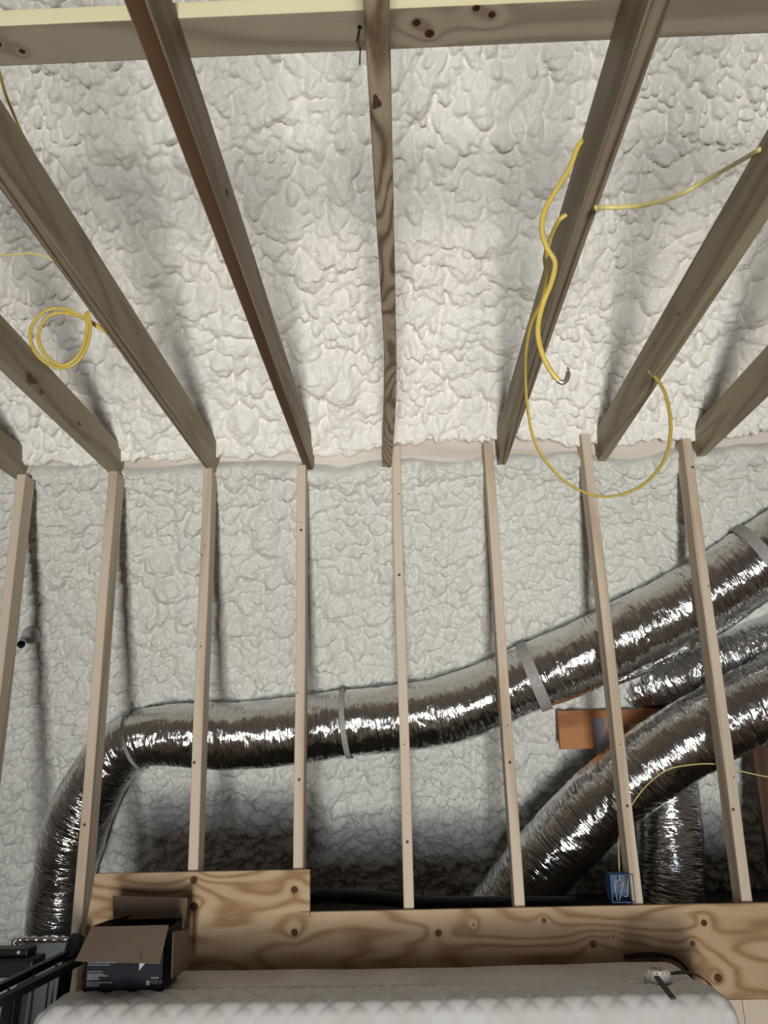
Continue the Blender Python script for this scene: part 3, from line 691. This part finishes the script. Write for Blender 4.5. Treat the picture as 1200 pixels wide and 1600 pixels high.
# torn white label corner and the printing on the front
M['print'] = plain('white_print', (.40, .42, .44), .6); M['label_white'] = plain('torn_white_label', (.5, .52, .56), .6)
FYp = BY0-.0008
bm = bmesh.new(); a, b_, c = at(218, 1497, 1, FYp), at(232, 1499, 1, FYp), at(217, 1517, 1, FYp)
v3 = [bm.verts.new(p) for p in (a, b_, c)]; v4 = [bm.verts.new(p+Vector((0, .0006, 0))) for p in (a, b_, c)]
bm.faces.new(v3); bm.faces.new(v4[::-1])
for k in range(3): bm.faces.new((v3[k], v4[k], v4[(k+1) % 3], v3[(k+1) % 3]))
bmesh.ops.recalc_face_normals(bm, faces=bm.faces); part('torn_label', bm, M['label_white'], cb)
bm = bmesh.new(); rnd = random.Random(7)
def words(x0, x1, y, h=1.5):
    x = x0
    while x < x1-1.5:
        w_ = rnd.uniform(1.5, 5); w_ = min(w_, x1-x); xx_ = x
        while xx_ < x+w_:                      # letters, too small to read in the photo
            p, q = at(xx_, y+h, 1, FYp), at(xx_+.75, y, 1, FYp); box(bm, p.x, q.x, FYp-.0003, FYp+.0006, p.z, q.z); xx_ += 1.05
        x += w_+1.0
for (a, b_, y) in ((138, 185, 1503.5), (138, 171, 1507), (137, 160, 1517.5), (137, 164, 1521.5), (136.5, 167, 1524), (136.5, 154, 1526.8), (136, 156, 1529.5), (135.5, 175, 1534.5), (135.5, 157, 1537.3), (135, 154, 1540)): words(a, b_, y)
words(236, 247, 1526.5, 3)
for (a, b_, y0_, y1_) in ((228, 234, 1533, 1539.5),):
    p, q = at(a, y1_, 1, FYp), at(b_, y0_, 1, FYp); box(bm, p.x, q.x, FYp-.0003, FYp+.0006, p.z, q.z)
    for ex in (a+.4, b_-1.6): p, q = at(ex, y0_, 1, FYp), at(ex+1.4, y0_-1.6, 1, FYp); box(bm, p.x, q.x, FYp-.0003, FYp+.0006, p.z, q.z)
for (cx, cy_, rr_) in ((239, 1534.5, 2.3), (244.5, 1535, 2.2), (251, 1534.5, 2.0)):
    p = [at(cx+rr_*math.cos(t*math.pi/8), cy_+rr_*math.sin(t*math.pi/8), 1, FYp) for t in range(17)]; tube_mesh(bm, p, .0008, 5, False)
part('printing', bm, M['print'], cb)

# ------------------------------------------------------------------ white fitting with a dark lever on the mattress
ft = thing('bracket', 'small white plastic fitting with holes and a dark brown lever lying on the mattress edge', 'fitting', at(1028, 1533, 2, MZ+.002))
M['white_pl'] = plain('off_white_plastic', (.62, .56, .52), .45); M['lever'] = plain('dark_brown_lever', (.045, .02, .018), .5)
c0 = Vector(ft.location)
bm = bmesh.new(); R1, R2 = .034, .040; top = []; bot = []
for k in range(32):
    a = 2*math.pi*k/32; top.append(bm.verts.new(c0+Vector((R1*math.cos(a), R1*.9*math.sin(a), .034)))); bot.append(bm.verts.new(c0+Vector((R2*math.cos(a), R2*.9*math.sin(a), 0))))
bm.faces.new(top); bm.faces.new(bot[::-1])
for k in range(32): bm.faces.new((bot[k], bot[(k+1) % 32], top[(k+1) % 32], top[k]))
part('housing', bm, M['white_pl'], ft)
bm = bmesh.new()
for k in range(14):
    a = 2*math.pi*k/14; d = Vector((math.cos(a), .9*math.sin(a), 0)); p = c0+d*.041+Vector((0, 0, .002)); q = c0+d*.036+Vector((0, 0, .030)); tube_mesh(bm, [p, p.lerp(q, .5), q], .0035, 6)
part('ribs', bm, M['white_pl'], ft, True)
bm = bmesh.new()
for (dx, dy, r) in ((0, .006, .006), (-.014, .008, .004), (.014, .010, .0042), (-.004, .022, .0035), (.008, -.012, .004)):
    bmesh.ops.create_cone(bm, cap_ends=True, segments=14, radius1=r, radius2=r, depth=.001, matrix=Matrix.Translation(c0+Vector((dx, dy, .0346))))
part('hole', bm, M['black'], ft)
p, q = at(1026, 1528, 2, MZ+.038), at(1052, 1562, 2, MZ+.016)
dv = (q-p).normalized(); sd = dv.cross(Vector((0, 0, 1))).normalized()*.0085; hh = Vector((0, 0, .006))
bm = bmesh.new(); hexa(bm, [p-sd, p+sd, q+sd, q-sd, p-sd+hh, p+sd+hh, q+sd+hh, q-sd+hh], .002); bmesh.ops.recalc_face_normals(bm, faces=bm.faces); part('lever', bm, M['lever'], ft)

# black strap over the mattress end and a black strip imitating the shade behind it
def ribbon(pts, wid, th=.003):
    bm = bmesh.new(); pth = catmull(pts, 8); rg = []
    for i, p in enumerate(pth):
        w_ = wid(i/(len(pth)-1)) if callable(wid) else wid
        rg.append([bm.verts.new(p+Vector(o)) for o in ((0, -w_, 0), (0, w_, 0), (0, w_, th), (0, -w_, th))])
    for k in range(len(rg)-1):
        for j in range(4): bm.faces.new((rg[k][j], rg[k][(j+1) % 4], rg[k+1][(j+1) % 4], rg[k+1][j]))
    bm.faces.new(rg[0][::-1]); bm.faces.new(rg[-1]); bmesh.ops.recalc_face_normals(bm, faces=bm.faces); return bm
bm = ribbon([Vector((.80, 2.85, MZ+.006)), Vector((.87, 2.86, MZ+.008)), Vector((.915, 2.86, MZ-.008)), Vector((.945, 2.86, MZ-.04)), Vector((.960, 2.86, MZ-.09)), Vector((.962, 2.86, MZ-.16))], lambda t: .004+.020*math.sin(math.pi*min(1, t*1.1))**.7)
tag(obj('black_strap', bm, M['black']), 'black strap lying in the crease between the mattresses and over their right end', 'strap')
bm = ribbon([Vector((.74, 3.130, -.735)), Vector((.84, 3.128, -.728)), Vector((.915, 3.12, -.742)), Vector((.958, 3.12, -.79)), Vector((.968, 3.12, -.86))], lambda t: .010, .012)
tag(obj('corner_shade', bm, M['black']), 'black strip added as the shade behind the far corner of the rear mattress', 'shade strip')

# ------------------------------------------------------------------ folded black metal bed frame, lower left
bf_ = thing('folding_bed_frame', 'black metal folding bed frame with rails and thin rods at the lower left', 'bed frame', (-1.35, 2.7, FLOOR))
M['blackmetal'] = plain('black_painted_metal', (.012, .012, .012), .42, .2, 0, 60, .12, .3)
def bar(name, a, b_, w_, h_, mat='blackmetal', bev=.002):
    a, b_ = Vector(a), Vector(b_); d = (b_-a).normalized(); s = d.cross(Vector((0, 0, 1))).normalized()*w_/2; u_ = s.cross(d).normalized()*h_/2
    bm = bmesh.new(); hexa(bm, [a-s-u_, a+s-u_, b_+s-u_, b_-s-u_, a-s+u_, a+s+u_, b_+s+u_, b_-s+u_], bev); bmesh.ops.recalc_face_normals(bm, faces=bm.faces); return part(name, bm, M[mat], bf_)
ra, rb = at(-60, 1572, 1, 2.45), at(112, 1487, 1, 3.02)
bar('rail', ra, rb, .022, .022)
ra2, rb2 = at(-60, 1595, 1, 2.40), at(124, 1501, 1, 2.98)
bar('rail', ra2, rb2, .026, .024)
for k in range(3):
    t = .36+.22*k; p = ra.lerp(rb, t); q = ra2.lerp(rb2, t); bar('spacer', p, q, .006, .006, bev=0)
for k, t in enumerate((.40, .53, .56, .62, .70, .755)):
    p = ra2.lerp(rb2, t); q = Vector((p.x-.03-.02*(k % 2), p.y-.02, FLOOR)); bar('rod', p, q, .0055, .0055, bev=0)
for t0, t1 in ((.30, .46), (.80, .93)):
    p = ra2.lerp(rb2, t0); p1_ = ra2.lerp(rb2, t1); bm = bmesh.new(); dz = Vector((-.05, -.02, 0))
    P = [Vector((p.x, p.y, FLOOR))+dz, Vector((p1_.x, p1_.y, FLOOR))+dz, p1_, p]; n_ = Vector((0, .006, 0)); hexa(bm, P+[v_+n_ for v_ in P]); bmesh.ops.recalc_face_normals(bm, faces=bm.faces); part('side_plate', bm, M['blackmetal'], bf_)
ca, cb_ = at(112, 1492, 1, 3.0), at(121, 1462, 1, 3.04)
bm = bmesh.new(); tube_mesh(bm, [ca-(cb_-ca)*.4, ca, ca.lerp(cb_, .5), ca.lerp(cb_, .9), cb_], lambda i: (.026, .028, .028, .027, .020)[i], 16); part('end_cap', bm, M['black'], bf_, True)
# black tool cases stacked on the left
for k, (zA, zB, xa, xb, lab) in enumerate((((1528, 1500, -80, 50, 'lower, larger flat black case at the bottom left corner')), ((1499, 1483, -80, 43, 'small black case with a white stud, on top of the flat black one')))):
    yy = 2.95+.04*k; pa = at(xb, zA, 1, yy); pb = at(xb-6, zB, 1, yy); pl = at(xa, zA, 1, yy)
    cs = thing('black_case', lab, 'case', (pa.x-.1, yy, pa.z))
    bm = bmesh.new(); box(bm, pl.x, pa.x, yy, yy+.10-.03*k, pa.z if k == 0 else at(43, 1501, 1, yy).z, pb.z, .008, 3); part('body', bm, M['blackmetal'], cs)
    if k == 1:
        bm = bmesh.new(); bmesh.ops.create_uvsphere(bm, u_segments=12, v_segments=8, radius=.006, matrix=Matrix.Translation(at(29, 1488, 1, yy-.001))); part('white_stud', bm, M['white_pl'], cs, True)
